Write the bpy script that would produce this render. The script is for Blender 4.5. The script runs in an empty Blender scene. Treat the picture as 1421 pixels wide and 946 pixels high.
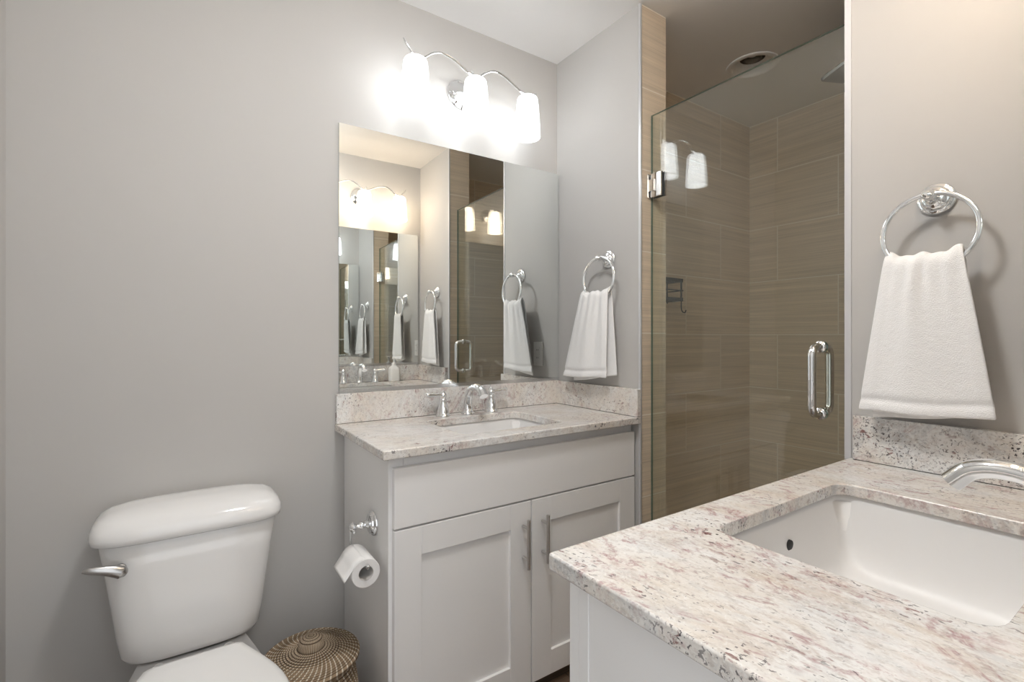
import bpy, bmesh, math, random
from mathutils import Vector, Matrix, Euler
random.seed(4)
PI = math.pi
SC = bpy.context.scene
COL = SC.collection

# ------------------------------------------------------------------ camera, world, exposure
cam_d = bpy.data.cameras.new('camera'); cam = bpy.data.objects.new('camera', cam_d); COL.objects.link(cam)
cam.location = (-1.4369, -1.7517, 1.1701)
cam.rotation_euler = (math.radians(90), 0, math.radians(-34.073))
cam_d.sensor_width = 36.0; cam_d.lens = 673.5/1421*36.0
cam_d.shift_y = -4.5/1421; cam_d.clip_start = 0.01
SC.camera = cam

BULB_A, COL_A = 8.0, (0.95, 0.98, 1.0)      # lamp over the back mirror: neutral to cool
BULB_B, COL_B = 46.0, (1.0, 0.79, 0.57)      # lamp over the other mirror: warm
SHADE_A, SHADE_B = 2.0, 3.4
WORLD = 0.8
FILL_DOME, COL_D = 39.0, (0.985, 0.985, 0.98)          # added ceiling lamp out of view, fill light for the whole room
w = bpy.data.worlds.new('world'); SC.world = w; w.use_nodes = True
w.node_tree.nodes['Background'].inputs[0].default_value = (0.94, 0.97, 1.0, 1)
w.node_tree.nodes['Background'].inputs[1].default_value = WORLD
SC.view_settings.view_transform = 'Standard'; SC.view_settings.look = 'None'
SC.view_settings.gamma = 1.0; SC.view_settings.exposure = 0.93
SC.view_settings.use_curve_mapping = False
cy = SC.cycles
cy.use_denoising = True
cy.max_bounces = 14; cy.diffuse_bounces = 6; cy.glossy_bounces = 10; cy.transparent_max_bounces = 24
cy.transmission_bounces = 8; cy.caustics_reflective = False; cy.caustics_refractive = False
cy.sample_clamp_indirect = 6.0

# ------------------------------------------------------------------ material helpers
def new_mat(name):
    m = bpy.data.materials.new(name); m.use_nodes = True
    nt = m.node_tree; nt.nodes.clear()
    out = nt.nodes.new('ShaderNodeOutputMaterial')
    return m, nt, out
def N(nt, t, **kw):
    n = nt.nodes.new(t)
    for k, v in kw.items():
        if k in n.inputs: n.inputs[k].default_value = v
        else: setattr(n, k, v)
    return n
def L(nt, a, b): nt.links.new(a, b)
def rgba(c): return (c[0], c[1], c[2], 1)
def pbsdf(nt, out, col=(.8,.8,.8), rough=.5, metal=0, spec=.5, coat=0):
    p = N(nt, 'ShaderNodeBsdfPrincipled')
    p.inputs['Base Color'].default_value = rgba(col); p.inputs['Roughness'].default_value = rough
    p.inputs['Metallic'].default_value = metal; p.inputs['Specular IOR Level'].default_value = spec
    p.inputs['Coat Weight'].default_value = coat; p.inputs['Coat Roughness'].default_value = .03
    L(nt, p.outputs[0], out.inputs[0]); return p
def simple(name, col, rough=.5, metal=0, spec=.5, coat=0, bump=0, bscale=300, vary=0.0):
    m, nt, out = new_mat(name); p = pbsdf(nt, out, col, rough, metal, spec, coat)
    tc = N(nt, 'ShaderNodeTexCoord')
    if bump:
        no = N(nt, 'ShaderNodeTexNoise'); no.inputs['Scale'].default_value = bscale; no.inputs['Detail'].default_value = 3
        L(nt, tc.outputs['Object'], no.inputs['Vector'])
        b = N(nt, 'ShaderNodeBump'); b.inputs['Strength'].default_value = bump; b.inputs['Distance'].default_value = .002
        L(nt, no.outputs[0], b.inputs['Height']); L(nt, b.outputs[0], p.inputs['Normal'])
    if vary:
        no2 = N(nt, 'ShaderNodeTexNoise'); no2.inputs['Scale'].default_value = 3.0
        L(nt, tc.outputs['Object'], no2.inputs['Vector'])
        mx = N(nt, 'ShaderNodeMix', data_type='RGBA')
        mx.inputs[6].default_value = rgba([c*(1-vary) for c in col]); mx.inputs[7].default_value = rgba([min(1, c*(1+vary)) for c in col])
        L(nt, no2.outputs[0], mx.inputs[0]); L(nt, mx.outputs[2], p.inputs['Base Color'])
    return m
def math_n(nt, op, a, b=None, c=None):
    n = N(nt, 'ShaderNodeMath', operation=op)
    for i, v in enumerate((a, b, c)):
        if v is None: continue
        if isinstance(v, (int, float)): n.inputs[i].default_value = v
        else: L(nt, v, n.inputs[i])
    return n.outputs[0]
def ramp(nt, src, stops, interp='LINEAR'):
    r = N(nt, 'ShaderNodeValToRGB'); r.color_ramp.interpolation = interp
    e = r.color_ramp.elements
    while len(e) < len(stops): e.new(.5)
    for k, (p, c) in enumerate(stops):
        e[k].position = p; e[k].color = rgba(c) if hasattr(c, '__len__') else (c, c, c, 1)
    L(nt, src, r.inputs[0]); return r.outputs[0]
def mixc(nt, fac, a, b, blend='MIX'):
    m = N(nt, 'ShaderNodeMix', data_type='RGBA', blend_type=blend)
    for i, v in ((0, fac), (6, a), (7, b)):
        if isinstance(v, (int, float)): m.inputs[i].default_value = v
        elif isinstance(v, tuple): m.inputs[i].default_value = rgba(v)
        else: L(nt, v, m.inputs[i])
    return m.outputs[2]

M = {}
M['paint'] = simple('wall_paint', (.535, .523, .506), .75, spec=.25, bump=.04, bscale=260, vary=.012)
M['ceiling'] = simple('ceiling_paint', (.86, .85, .84), .85, spec=.2, bump=.03, bscale=200)
M['white_lacquer'] = simple('white_lacquer', (.885, .878, .872), .32, spec=.45, bump=.01, bscale=120)
M['porcelain'] = simple('porcelain', (.84, .83, .82), .09, spec=.5, coat=.4)
M['basin'] = simple('basin_porcelain', (.83, .825, .82), .34, spec=.3)
M['seat_plastic'] = simple('seat_plastic', (.84, .835, .825), .22, spec=.5)
M['chrome'] = simple('chrome', (.86, .87, .88), .05, metal=1)
M['nickel'] = simple('brushed_nickel', (.62, .60, .58), .28, metal=1)
M['lever_metal'] = simple('satin_lever', (.55, .54, .53), .25, metal=1)
M['alu'] = simple('aluminium_channel', (.80, .81, .82), .22, metal=1)
M['trim_metal'] = simple('tile_edge_trim', (.70, .71, .73), .3, metal=.6)
M['white_trim'] = simple('white_corner_trim', (.60, .60, .615), .4)
M['black_metal'] = simple('black_wire', (.012, .011, .010), .45)
M['dark'] = simple('dark_gap', (.02, .02, .02), .7)
M['plastic_white'] = simple('outlet_plastic', (.82, .81, .79), .35)
M['soap_plastic'] = simple('soap_bottle', (.85, .84, .82), .3)
M['showerhead'] = simple('shower_metal', (.30, .30, .29), .35, metal=1)
M['paper'] = simple('tissue_paper', (.88, .87, .86), .9, spec=.1, bump=.15, bscale=900)
M['card'] = simple('cardboard_core', (.70, .68, .66), .9, spec=.1)
M['gasket'] = simple('hinge_gasket', (.04, .04, .04), .6)

def mat_mirror():
    m, nt, out = new_mat('mirror_silver')
    g = N(nt, 'ShaderNodeBsdfGlossy'); g.inputs['Color'].default_value = (.90, .925, .915, 1); g.inputs['Roughness'].default_value = 0.0
    L(nt, g.outputs[0], out.inputs[0]); return m
M['mirror'] = mat_mirror()
M['mirror_edge'] = simple('mirror_edge', (.25, .33, .31), .2)

def mat_glass():
    m, nt, out = new_mat('clear_glass')
    geo = N(nt, 'ShaderNodeNewGeometry')
    ior = math_n(nt, 'ADD', 1.55, math_n(nt, 'MULTIPLY', geo.outputs['Backfacing'], 1/1.55-1.55))
    fr = N(nt, 'ShaderNodeFresnel'); L(nt, ior, fr.inputs['IOR'])
    tr = N(nt, 'ShaderNodeBsdfTransparent'); tr.inputs[0].default_value = (.965, .985, .965, 1)
    gl = N(nt, 'ShaderNodeBsdfGlossy'); gl.inputs['Roughness'].default_value = 0.0; gl.inputs['Color'].default_value = (1, 1, 1, 1)
    mx = N(nt, 'ShaderNodeMixShader'); L(nt, fr.outputs[0], mx.inputs[0]); L(nt, tr.outputs[0], mx.inputs[1]); L(nt, gl.outputs[0], mx.inputs[2])
    L(nt, mx.outputs[0], out.inputs[0]); return m
M['glass'] = mat_glass()
def mat_glass_edge():
    m, nt, out = new_mat('glass_edge')
    tr = N(nt, 'ShaderNodeBsdfTransparent'); tr.inputs[0].default_value = (.35, .48, .42, 1)
    p = N(nt, 'ShaderNodeBsdfPrincipled'); p.inputs['Base Color'].default_value = (.22, .33, .28, 1); p.inputs['Roughness'].default_value = .15
    mx = N(nt, 'ShaderNodeMixShader'); mx.inputs[0].default_value = .55
    L(nt, tr.outputs[0], mx.inputs[1]); L(nt, p.outputs[0], mx.inputs[2]); L(nt, mx.outputs[0], out.inputs[0]); return m
M['glass_edge'] = mat_glass_edge()

def mat_emit(name, col, s):
    m, nt, out = new_mat(name)
    e = N(nt, 'ShaderNodeEmission'); e.inputs[0].default_value = rgba(col); e.inputs[1].default_value = s
    L(nt, e.outputs[0], out.inputs[0]); return m
def mat_shade(name, col, s):
    m, nt, out = new_mat(name)
    e = N(nt, 'ShaderNodeEmission'); e.inputs[0].default_value = rgba(col); e.inputs[1].default_value = s
    d = N(nt, 'ShaderNodeBsdfPrincipled'); d.inputs['Base Color'].default_value = (.9, .9, .9, 1); d.inputs['Roughness'].default_value = .25
    a = N(nt, 'ShaderNodeAddShader'); L(nt, e.outputs[0], a.inputs[0]); L(nt, d.outputs[0], a.inputs[1])
    tr = N(nt, 'ShaderNodeBsdfTransparent'); tr.inputs[0].default_value = (1, 1, 1, 1)
    mx = N(nt, 'ShaderNodeMixShader'); mx.inputs[0].default_value = .45
    L(nt, a.outputs[0], mx.inputs[1]); L(nt, tr.outputs[0], mx.inputs[2]); L(nt, mx.outputs[0], out.inputs[0]); return m
M['bulb_cool'] = mat_emit('bulb_cool', COL_A, BULB_A); M['shade_cool'] = mat_shade('shade_cool', COL_A, SHADE_A)
M['dome'] = mat_emit('added_dome_glow', COL_D, FILL_DOME)
M['bulb_warm'] = mat_emit('bulb_warm', COL_B, BULB_B); M['shade_warm'] = mat_shade('shade_warm', COL_B, SHADE_B)

def mat_tile(name, axis, u0, sign=1, col=(.78, .66, .515), grout=(.88, .81, .71)):
    """linen-look porcelain tile laid in half bond; axis = the wall's horizontal direction"""
    m, nt, out = new_mat(name); p = pbsdf(nt, out, col, .42, spec=.4)
    tc = N(nt, 'ShaderNodeTexCoord'); sp = N(nt, 'ShaderNodeSeparateXYZ'); L(nt, tc.outputs['Object'], sp.inputs[0])
    u = math_n(nt, 'MULTIPLY', math_n(nt, 'SUBTRACT', sp.outputs[axis], u0), sign)
    u = math_n(nt, 'ADD', u, 6.26); v = math_n(nt, 'ADD', sp.outputs['Z'], .0625+.625)
    cb = N(nt, 'ShaderNodeCombineXYZ'); L(nt, u, cb.inputs[0]); L(nt, v, cb.inputs[1])
    br = N(nt, 'ShaderNodeTexBrick'); br.offset = .5; br.offset_frequency = 2; br.squash = 1; br.squash_frequency = 2
    br.inputs['Scale'].default_value = 1; br.inputs['Mortar Size'].default_value = .0022; br.inputs['Mortar Smooth'].default_value = .1
    br.inputs['Bias'].default_value = 0; br.inputs['Brick Width'].default_value = .626; br.inputs['Row Height'].default_value = .3125
    br.inputs['Color1'].default_value = (0, 0, 0, 1); br.inputs['Color2'].default_value = (1, 1, 1, 1); br.inputs['Mortar'].default_value = (0, 0, 0, 1)
    L(nt, cb.outputs[0], br.inputs['Vector'])
    def streak(su, sv, det, off):
        c2 = N(nt, 'ShaderNodeCombineXYZ')
        L(nt, math_n(nt, 'MULTIPLY', u, su), c2.inputs[0]); L(nt, math_n(nt, 'MULTIPLY', v, sv), c2.inputs[1])
        s = N(nt, 'ShaderNodeSeparateColor'); L(nt, br.outputs['Color'], s.inputs[0])
        L(nt, math_n(nt, 'ADD', math_n(nt, 'MULTIPLY', s.outputs[0], 17.0), off), c2.inputs[2])
        n = N(nt, 'ShaderNodeTexNoise'); n.inputs['Scale'].default_value = 1; n.inputs['Detail'].default_value = det; n.inputs['Roughness'].default_value = .6
        L(nt, c2.outputs[0], n.inputs['Vector']); return n.outputs[0]
    f1 = ramp(nt, streak(2.2, 420, 3, 0), [(.3, 0.0), (.7, 1.0)])
    f2 = ramp(nt, streak(1.2, 60, 3, 5), [(.32, 0.0), (.68, 1.0)])
    base = mixc(nt, f1, tuple(c*.74 for c in col), tuple(min(1, c*1.14) for c in col))
    base = mixc(nt, .26, base, mixc(nt, f2, tuple(c*.62 for c in col), tuple(min(1, c*1.25) for c in col)))
    base = mixc(nt, math_n(nt, 'MULTIPLY', br.outputs['Color'], .12), base, tuple(c*.6 for c in col))
    base = mixc(nt, br.outputs['Fac'], base, grout)
    L(nt, base, p.inputs['Base Color'])
    b = N(nt, 'ShaderNodeBump'); b.inputs['Strength'].default_value = .25; b.inputs['Distance'].default_value = .001
    L(nt, math_n(nt, 'SUBTRACT', f1, math_n(nt, 'MULTIPLY', br.outputs['Fac'], 2.0)), b.inputs['Height']); L(nt, b.outputs[0], p.inputs['Normal'])
    return m
M['tile_x'] = mat_tile('tile_along_x', 'X', 1.094)
M['tile_y'] = mat_tile('tile_along_y', 'Y', -.295, -1)
M['tile_jamb'] = mat_tile('tile_jamb', 'X', -.10)

def mat_granite(name, ang=0.35, seed=0.0, warm=0.5, specks=1.0, veins=1.0, grain=1.0, stretch=2.6, grey_amt=.4, fine=110):
    m, nt, out = new_mat(name); p = pbsdf(nt, out, (.7, .65, .6), .12, spec=.5)
    tc = N(nt, 'ShaderNodeTexCoord')
    def mapped(sc):
        mp = N(nt, 'ShaderNodeMapping'); mp.inputs['Location'].default_value = (seed, seed*.7, seed*.3)
        r = N(nt, 'ShaderNodeMapping'); r.inputs['Rotation'].default_value = (0, 0, ang)
        L(nt, tc.outputs['Object'], r.inputs['Vector']); mp.inputs['Scale'].default_value = sc
        L(nt, r.outputs[0], mp.inputs['Vector']); return mp.outputs[0]
    V1, V2_, V0 = mapped((1, stretch, 1.3)), mapped((1, 1.5, 1)), mapped((1, 1, 1))
    def noise(vec, scale, det=4, rough=.6, dist=0):
        n = N(nt, 'ShaderNodeTexNoise'); n.inputs['Scale'].default_value = scale; n.inputs['Detail'].default_value = det
        n.inputs['Roughness'].default_value = rough; n.inputs['Distortion'].default_value = dist
        L(nt, vec, n.inputs['Vector']); return n.outputs[0]
    mul = lambda a_, b_: math_n(nt, 'MULTIPLY', a_, b_)
    cream = (.77, .725, .665); white = (.83, .825, .81); tan = (.63, .53, .43); pink = (.66, .50, .48); grey = (.50, .51, .52)
    c = mixc(nt, ramp(nt, noise(V2_, 4.2, 4, .55, .5), [(.40, 0.0), (.60, 1.0)]), white, cream)
    c = mixc(nt, mul(ramp(nt, noise(V1, 7, 6, .68, .6), [(.48, 0.0), (.66, 1.0)]), warm), c, tan)
    c = mixc(nt, mul(ramp(nt, noise(V1, 5.1, 7, .78, 1.0), [(.52, 0.0), (.70, 1.0)]), .5*veins), c, pink)
    c = mixc(nt, mul(ramp(nt, noise(V2_, 16, 6, .75, .3), [(.48, 0.0), (.62, 1.0)]), grey_amt), c, grey)
    # crystal grain: pale quartz and fine grey-brown mottling
    c = mixc(nt, mul(ramp(nt, noise(V1, 70, 4, .75, .2), [(.36, 1.0), (.50, 0.0)]), .42*grain), c, (.45, .38, .33))
    c = mixc(nt, mul(ramp(nt, noise(V0, 190, 2, .6), [(.56, 0.0), (.68, 1.0)]), .45), c, (.90, .89, .87))
    drift = ramp(nt, noise(V2_, 4.6, 4, .6, 1.1), [(.46, 0.0), (.62, 1.0)])
    # burgundy veins in broken lines
    vein = ramp(nt, math_n(nt, 'ABSOLUTE', math_n(nt, 'SUBTRACT', noise(V2_, 2.7, 7, .66, 1.3), .5)), [(.0, 1.0), (.012, .55), (.03, 0.0)])
    c = mixc(nt, mul(mul(vein, ramp(nt, noise(V1, 22, 4, .65), [(.46, 0.0), (.60, 1.0)])), .85*veins), c, (.33, .13, .14))
    # flecks: burgundy-brown slivers and black garnets, denser in drifts
    amt = math_n(nt, 'ADD', mul(drift, .8), .22)
    f1 = ramp(nt, noise(V1, 42, 4, .6, .4), [(.615, 0.0), (.66, 1.0)])
    c = mixc(nt, mul(mul(f1, amt), min(1.0, .85*specks)), c, (.25, .13, .12))
    f2 = ramp(nt, noise(V2_, fine, 3, .55, .4), [(.655-.03*specks, 0.0), (.69-.03*specks, 1.0)])
    c = mixc(nt, mul(mul(f2, amt), min(1.0, .9*specks)), c, (.07, .06, .065))
    L(nt, c, p.inputs['Base Color']); return m
M['granite'] = mat_granite('granite_back', .35, 0.0, warm=.25, specks=1.2, veins=.4, grain=.9)
M['granite_cut'] = mat_granite('granite_back_edge', .35, 0.0, warm=.45, specks=2.1, veins=.4, grain=1.0, stretch=1.2)
M['granite_splash'] = mat_granite('granite_back_splash', 1.2, 5.3, warm=.30, specks=1.2, veins=.6, grain=.9, stretch=1.6, grey_amt=.3, fine=150)
M['granite_near'] = mat_granite('granite_near', 1.45, 3.1, warm=.60, specks=1.55, veins=.8, grain=.95, stretch=2.2, grey_amt=.3, fine=110)
M['granite_near_cut'] = mat_granite('granite_near_edge', 1.45, 3.1, warm=.3, specks=2.7, veins=.6, grain=1.1, stretch=1.1, grey_amt=.65, fine=190)

def mat_towel():
    m, nt, out = new_mat('terry_cloth'); p = pbsdf(nt, out, (.93, .925, .92), .95, spec=.05)
    p.inputs['Sheen Weight'].default_value = .3
    tc = N(nt, 'ShaderNodeTexCoord')
    n = N(nt, 'ShaderNodeTexNoise'); n.inputs['Scale'].default_value = 420; n.inputs['Detail'].default_value = 2; L(nt, tc.outputs['Object'], n.inputs['Vector'])
    n2 = N(nt, 'ShaderNodeTexNoise'); n2.inputs['Scale'].default_value = 60; n2.inputs['Detail'].default_value = 3; L(nt, tc.outputs['Object'], n2.inputs['Vector'])
    h = math_n(nt, 'ADD', n.outputs[0], n2.outputs[0])
    b = N(nt, 'ShaderNodeBump'); b.inputs['Strength'].default_value = .5; b.inputs['Distance'].default_value = .003
    L(nt, h, b.inputs['Height']); L(nt, b.outputs[0], p.inputs['Normal']); return m
M['towel'] = mat_towel()

def mat_floor():
    m, nt, out = new_mat('brown_plank_floor'); p = pbsdf(nt, out, (.12, .08, .055), .4)
    tc = N(nt, 'ShaderNodeTexCoord')
    br = N(nt, 'ShaderNodeTexBrick'); br.offset = .37
    br.inputs['Scale'].default_value = 1; br.inputs['Mortar Size'].default_value = .0015; br.inputs['Brick Width'].default_value = .9; br.inputs['Row Height'].default_value = .15
    br.inputs['Color1'].default_value = (.14, .095, .065, 1); br.inputs['Color2'].default_value = (.19, .13, .09, 1); br.inputs['Mortar'].default_value = (.05, .04, .03, 1)
    L(nt, tc.outputs['Object'], br.inputs['Vector'])
    mp = N(nt, 'ShaderNodeMapping'); mp.inputs['Scale'].default_value = (3, 60, 1); L(nt, tc.outputs['Object'], mp.inputs['Vector'])
    n = N(nt, 'ShaderNodeTexNoise'); n.inputs['Scale'].default_value = 1; n.inputs['Detail'].default_value = 5; L(nt, mp.outputs[0], n.inputs['Vector'])
    c = mixc(nt, ramp(nt, n.outputs[0], [(.35, 0.0), (.65, .5)]), br.outputs['Color'], (.07, .045, .03))
    L(nt, c, p.inputs['Base Color']); return m
M['floor'] = mat_floor()

def mat_weave(name, coord):
    """coiled seagrass: brown coils whipped with pale slanting stitches. coord 'R' for the lid, 'Z' for the side"""
    m, nt, out = new_mat(name); p = pbsdf(nt, out, (.3, .22, .14), .8, spec=.2)
    tc = N(nt, 'ShaderNodeTexCoord'); sp = N(nt, 'ShaderNodeSeparateXYZ'); L(nt, tc.outputs['Object'], sp.inputs[0])
    th = math_n(nt, 'DIVIDE', math_n(nt, 'ARCTAN2', sp.outputs['Y'], sp.outputs['X']), 2*PI)
    if coord == 'R':
        r = math_n(nt, 'POWER', math_n(nt, 'ADD', math_n(nt, 'POWER', sp.outputs['X'], 2.0), math_n(nt, 'POWER', sp.outputs['Y'], 2.0)), .5)
        t = math_n(nt, 'DIVIDE', r, .0073)
        tw = math_n(nt, 'MULTIPLY', r, 34.0); n_st = 46
    else:
        t = math_n(nt, 'DIVIDE', sp.outputs['Z'], .0105)
        tw = math_n(nt, 'MULTIPLY', sp.outputs['Z'], 24.0); n_st = 44
    coil = math_n(nt, 'FLOOR', t); cf = math_n(nt, 'FRACT', t)
    ph = math_n(nt, 'FRACT', math_n(nt, 'ADD', math_n(nt, 'ADD', math_n(nt, 'MULTIPLY', th, n_st), tw), math_n(nt, 'MULTIPLY', coil, .02)))
    st = ramp(nt, math_n(nt, 'ABSOLUTE', math_n(nt, 'SUBTRACT', ph, .5)), [(.09, 1.0), (.16, 0.0)])
    body = ramp(nt, math_n(nt, 'ABSOLUTE', math_n(nt, 'SUBTRACT', cf, .5)), [(.30, 1.0), (.46, 0.0)])
    st = math_n(nt, 'MULTIPLY', st, body)
    n = N(nt, 'ShaderNodeTexNoise'); n.inputs['Scale'].default_value = 60; L(nt, tc.outputs['Object'], n.inputs['Vector'])
    c = mixc(nt, n.outputs[0], (.17, .115, .07), (.42, .31, .20))
    c = mixc(nt, math_n(nt, 'SUBTRACT', 1.0, body), c, (.09, .06, .04))
    c = mixc(nt, st, c, (.70, .63, .52))
    L(nt, c, p.inputs['Base Color'])
    b = N(nt, 'ShaderNodeBump'); b.inputs['Strength'].default_value = .8; b.inputs['Distance'].default_value = .003
    L(nt, math_n(nt, 'ADD', body, math_n(nt, 'MULTIPLY', st, .6)), b.inputs['Height']); L(nt, b.outputs[0], p.inputs['Normal'])
    return m
M['weave_lid'] = mat_weave('seagrass_lid', 'R'); M['weave_side'] = mat_weave('seagrass_side', 'Z')

# ------------------------------------------------------------------ mesh helpers
def wloc(o):
    v = Vector((0, 0, 0))
    while o is not None:
        v = v + Vector(o.location); o = o.parent
    return v
def tag(o, label=None, cat=None, group=None, kind=None):
    if label: o['label'] = label
    if cat: o['category'] = cat
    if group: o['group'] = group
    if kind: o['kind'] = kind
    return o
def empty(name, loc, label, cat, group=None):
    o = bpy.data.objects.new(name, None); COL.objects.link(o); o.location = loc
    o.empty_display_size = .05
    return tag(o, label, cat, group)
def build(name, bm, mat, parent=None, smooth=True, bevel=0, seg=2, angle=40, sub=0, solid=0, origin=None, auto=True):
    """bm holds world coordinates; the object is placed at origin (or at its parent's base)"""
    bmesh.ops.recalc_face_normals(bm, faces=bm.faces[:])
    base = wloc(parent) if parent else Vector((0, 0, 0))
    org = Vector(origin) if origin is not None else base
    bmesh.ops.translate(bm, verts=bm.verts[:], vec=-org)
    me = bpy.data.meshes.new(name); bm.to_mesh(me); bm.free()
    o = bpy.data.objects.new(name, me); COL.objects.link(o)
    mats = mat if isinstance(mat, (list, tuple)) else [mat]
    for mm in mats: me.materials.append(mm)
    if parent: o.parent = parent
    o.location = org - base
    if solid:
        md = o.modifiers.new('solid', 'SOLIDIFY'); md.thickness = solid; md.offset = 0
    if bevel:
        md = o.modifiers.new('bevel', 'BEVEL'); md.width = bevel; md.segments = seg; md.limit_method = 'ANGLE'; md.angle_limit = math.radians(angle)
        md.harden_normals = True
    if sub:
        md = o.modifiers.new('sub', 'SUBSURF'); md.levels = sub; md.render_levels = sub
    if smooth:
        me.shade_smooth()
        if auto and not sub:
            try: me.set_sharp_from_angle(angle=math.radians(45))
            except Exception: pass
    return o
def struct(name, bm, mat, **kw):
    kw.setdefault('smooth', False)
    return tag(build(name, bm, mat, **kw), kind='structure')
def box(bm, a, b):
    x0, x1 = sorted((a[0], b[0])); y0, y1 = sorted((a[1], b[1])); z0, z1 = sorted((a[2], b[2]))
    v = [bm.verts.new(p) for p in ((x0,y0,z0),(x1,y0,z0),(x1,y1,z0),(x0,y1,z0),(x0,y0,z1),(x1,y0,z1),(x1,y1,z1),(x0,y1,z1))]
    fs = []
    for f in ((0,3,2,1),(4,5,6,7),(0,1,5,4),(1,2,6,5),(2,3,7,6),(3,0,4,7)): fs.append(bm.faces.new([v[i] for i in f]))
    return fs
def B(a, b):
    bm = bmesh.new(); box(bm, a, b); return bm
def basis(d):
    d = Vector(d).normalized(); u = d.cross(Vector((0,0,1)))
    if u.length < 1e-4: u = Vector((1,0,0))
    u.normalize(); return u, d.cross(u).normalized()
def loft(bm, rings, close=True, cap0=True, cap1=True):
    R = [[bm.verts.new(p) for p in r] for r in rings]; n = len(R[0])
    for i in range(len(R)-1):
        for j in range(n if close else n-1):
            k = (j+1) % n
            bm.faces.new((R[i][j], R[i][k], R[i+1][k], R[i+1][j]))
    if cap0: bm.faces.new(R[0][::-1])
    if cap1: bm.faces.new(R[-1])
    return R
def lathe(bm, c, axis, prof, n=32, cap0=True, cap1=True):
    """prof: (distance along axis, radius)"""
    c = Vector(c); a = Vector(axis).normalized(); u, v = basis(a)
    rings = [[c + a*t + (u*math.cos(2*PI*k/n) + v*math.sin(2*PI*k/n))*max(r, 1e-5) for k in range(n)] for t, r in prof]
    loft(bm, rings, True, cap0, cap1)
def catmull(pts, per=8):
    P = [Vector(p) for p in pts]; P = [P[0]*2-P[1]] + P + [P[-1]*2-P[-2]]; out = []
    for i in range(1, len(P)-2):
        for k in range(per):
            t = k/per; a, b, c, d = P[i-1], P[i], P[i+1], P[i+2]
            out.append(.5*((2*b) + (c-a)*t + (2*a-5*b+4*c-d)*t*t + (3*b-a-3*c+d)*t**3))
    out.append(P[-2]); return out
def tube(bm, pts, r, n=14, closed=False, flat=1.0):
    P = [Vector(p) for p in pts]; m = len(P); rad = r if hasattr(r, '__len__') else [r]*m
    rings = []; pu = None
    for i in range(m):
        if closed: t = P[(i+1) % m]-P[i-1]
        else: t = P[min(i+1, m-1)]-P[max(i-1, 0)]
        t.normalize()
        if pu is None: u, v = basis(t)
        else:
            u = pu - t*pu.dot(t); u.normalize(); v = t.cross(u)
        pu = u
        rings.append([P[i] + u*math.cos(2*PI*k/n)*rad[i] + v*math.sin(2*PI*k/n)*rad[i]*flat for k in range(n)])
    if closed:
        R = [[bm.verts.new(p) for p in q] for q in rings]
        for i in range(m):
            for j in range(n):
                k = (j+1) % n; bm.faces.new((R[i][j], R[i][k], R[(i+1) % m][k], R[(i+1) % m][j]))
    else: loft(bm, rings)
def resample_r(rs, m):
    out = []
    for i in range(m):
        t = i/(m-1)*(len(rs)-1); k = min(int(t), len(rs)-2); f = t-k; out.append(rs[k]*(1-f)+rs[k+1]*f)
    return out
def rrect(cx, cy, hx, hy, r, z, n=6):
    pts = []
    for (sx, sy, a0) in ((1,1,0),(-1,1,90),(-1,-1,180),(1,-1,270)):
        for k in range(n+1):
            a = math.radians(a0 + 90*k/n)
            pts.append(Vector((cx+sx*(hx-r)+r*math.cos(a), cy+sy*(hy-r)+r*math.sin(a), z)))
    return pts
def superell(cx, cy, hx, hy, e, z, n=48, front=None):
    """rounded outline; front = own half depth towards -y"""
    pts = []
    for k in range(n):
        a = 2*PI*k/n; c, s = math.cos(a), math.sin(a)
        x = math.copysign(abs(c)**(2/e), c)*hx; hh = hy if s > 0 or front is None else front
        y = math.copysign(abs(s)**(2/e), s)*hh
        pts.append(Vector((cx+x, cy+y, z)))
    return pts
def sphere(bm, c, r, seg=16, sz=1.0):
    m = bmesh.ops.create_uvsphere(bm, u_segments=seg, v_segments=max(6, seg//2), radius=r)
    for v in m['verts']: v.co.z *= sz; v.co += Vector(c)
def hole_slab(outer, hole, z1, th):
    """flat slab with a hole; outer/hole are xy point lists"""
    bm = bmesh.new(); E = []
    for lp in (outer, hole):
        vs = [bm.verts.new((p[0], p[1], z1)) for p in lp]
        E += [bm.edges.new((vs[i], vs[(i+1) % len(vs)])) for i in range(len(vs))]
    bmesh.ops.triangle_fill(bm, use_beauty=True, use_dissolve=False, edges=E)
    for f in bm.faces:
        f.normal_update()
        if f.normal.z < 0: f.normal_flip()
    r = bmesh.ops.extrude_face_region(bm, geom=bm.faces[:])
    vs = [g for g in r['geom'] if isinstance(g, bmesh.types.BMVert)]
    for v in vs: v.co.z -= th
    return bm

# ------------------------------------------------------------------ the setting
H = 2.44; XL = -1.814; YB = -1.69; XS = 1.3915; YS = -.1287; XJ = .1485; Y1 = -.4905; Y2 = -1.196
struct('floor', B((XL-.12, -3.4, -.06), (XJ, .12, 0)), M['floor'])
struct('ceiling', hole_slab([(XL-.12, YB-.12), (XS+.1, YB-.12), (XS+.1, .12), (XL-.12, .12)], [(.76+.085*math.cos(2*PI*k/48), -.505+.085*math.sin(2*PI*k/48)) for k in range(48)], H+.06, .06), M['ceiling'])
struct('wall_back', B((XL-.12, 0, 0), (XJ-.02, .12, H)), M['paint'])
struct('wall_left', B((XL-.12, YB-.12, 0), (XL, 0, H)), M['paint'])
struct('wall_right', B((0, Y1-.001, 0), (XJ-.008, 0, H)), M['paint'])
struct('wall_right_near', B((0, YB-.12, 0), (XJ-.008, Y2, H)), M['paint'])
bm = bmesh.new(); box(bm, (-1.02, YB-.12, 0), (0, YB, H)); box(bm, (XL, YB-.12, 2.06), (-1.02, YB, H))
struct('wall_front', bm, M['paint'])
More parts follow.
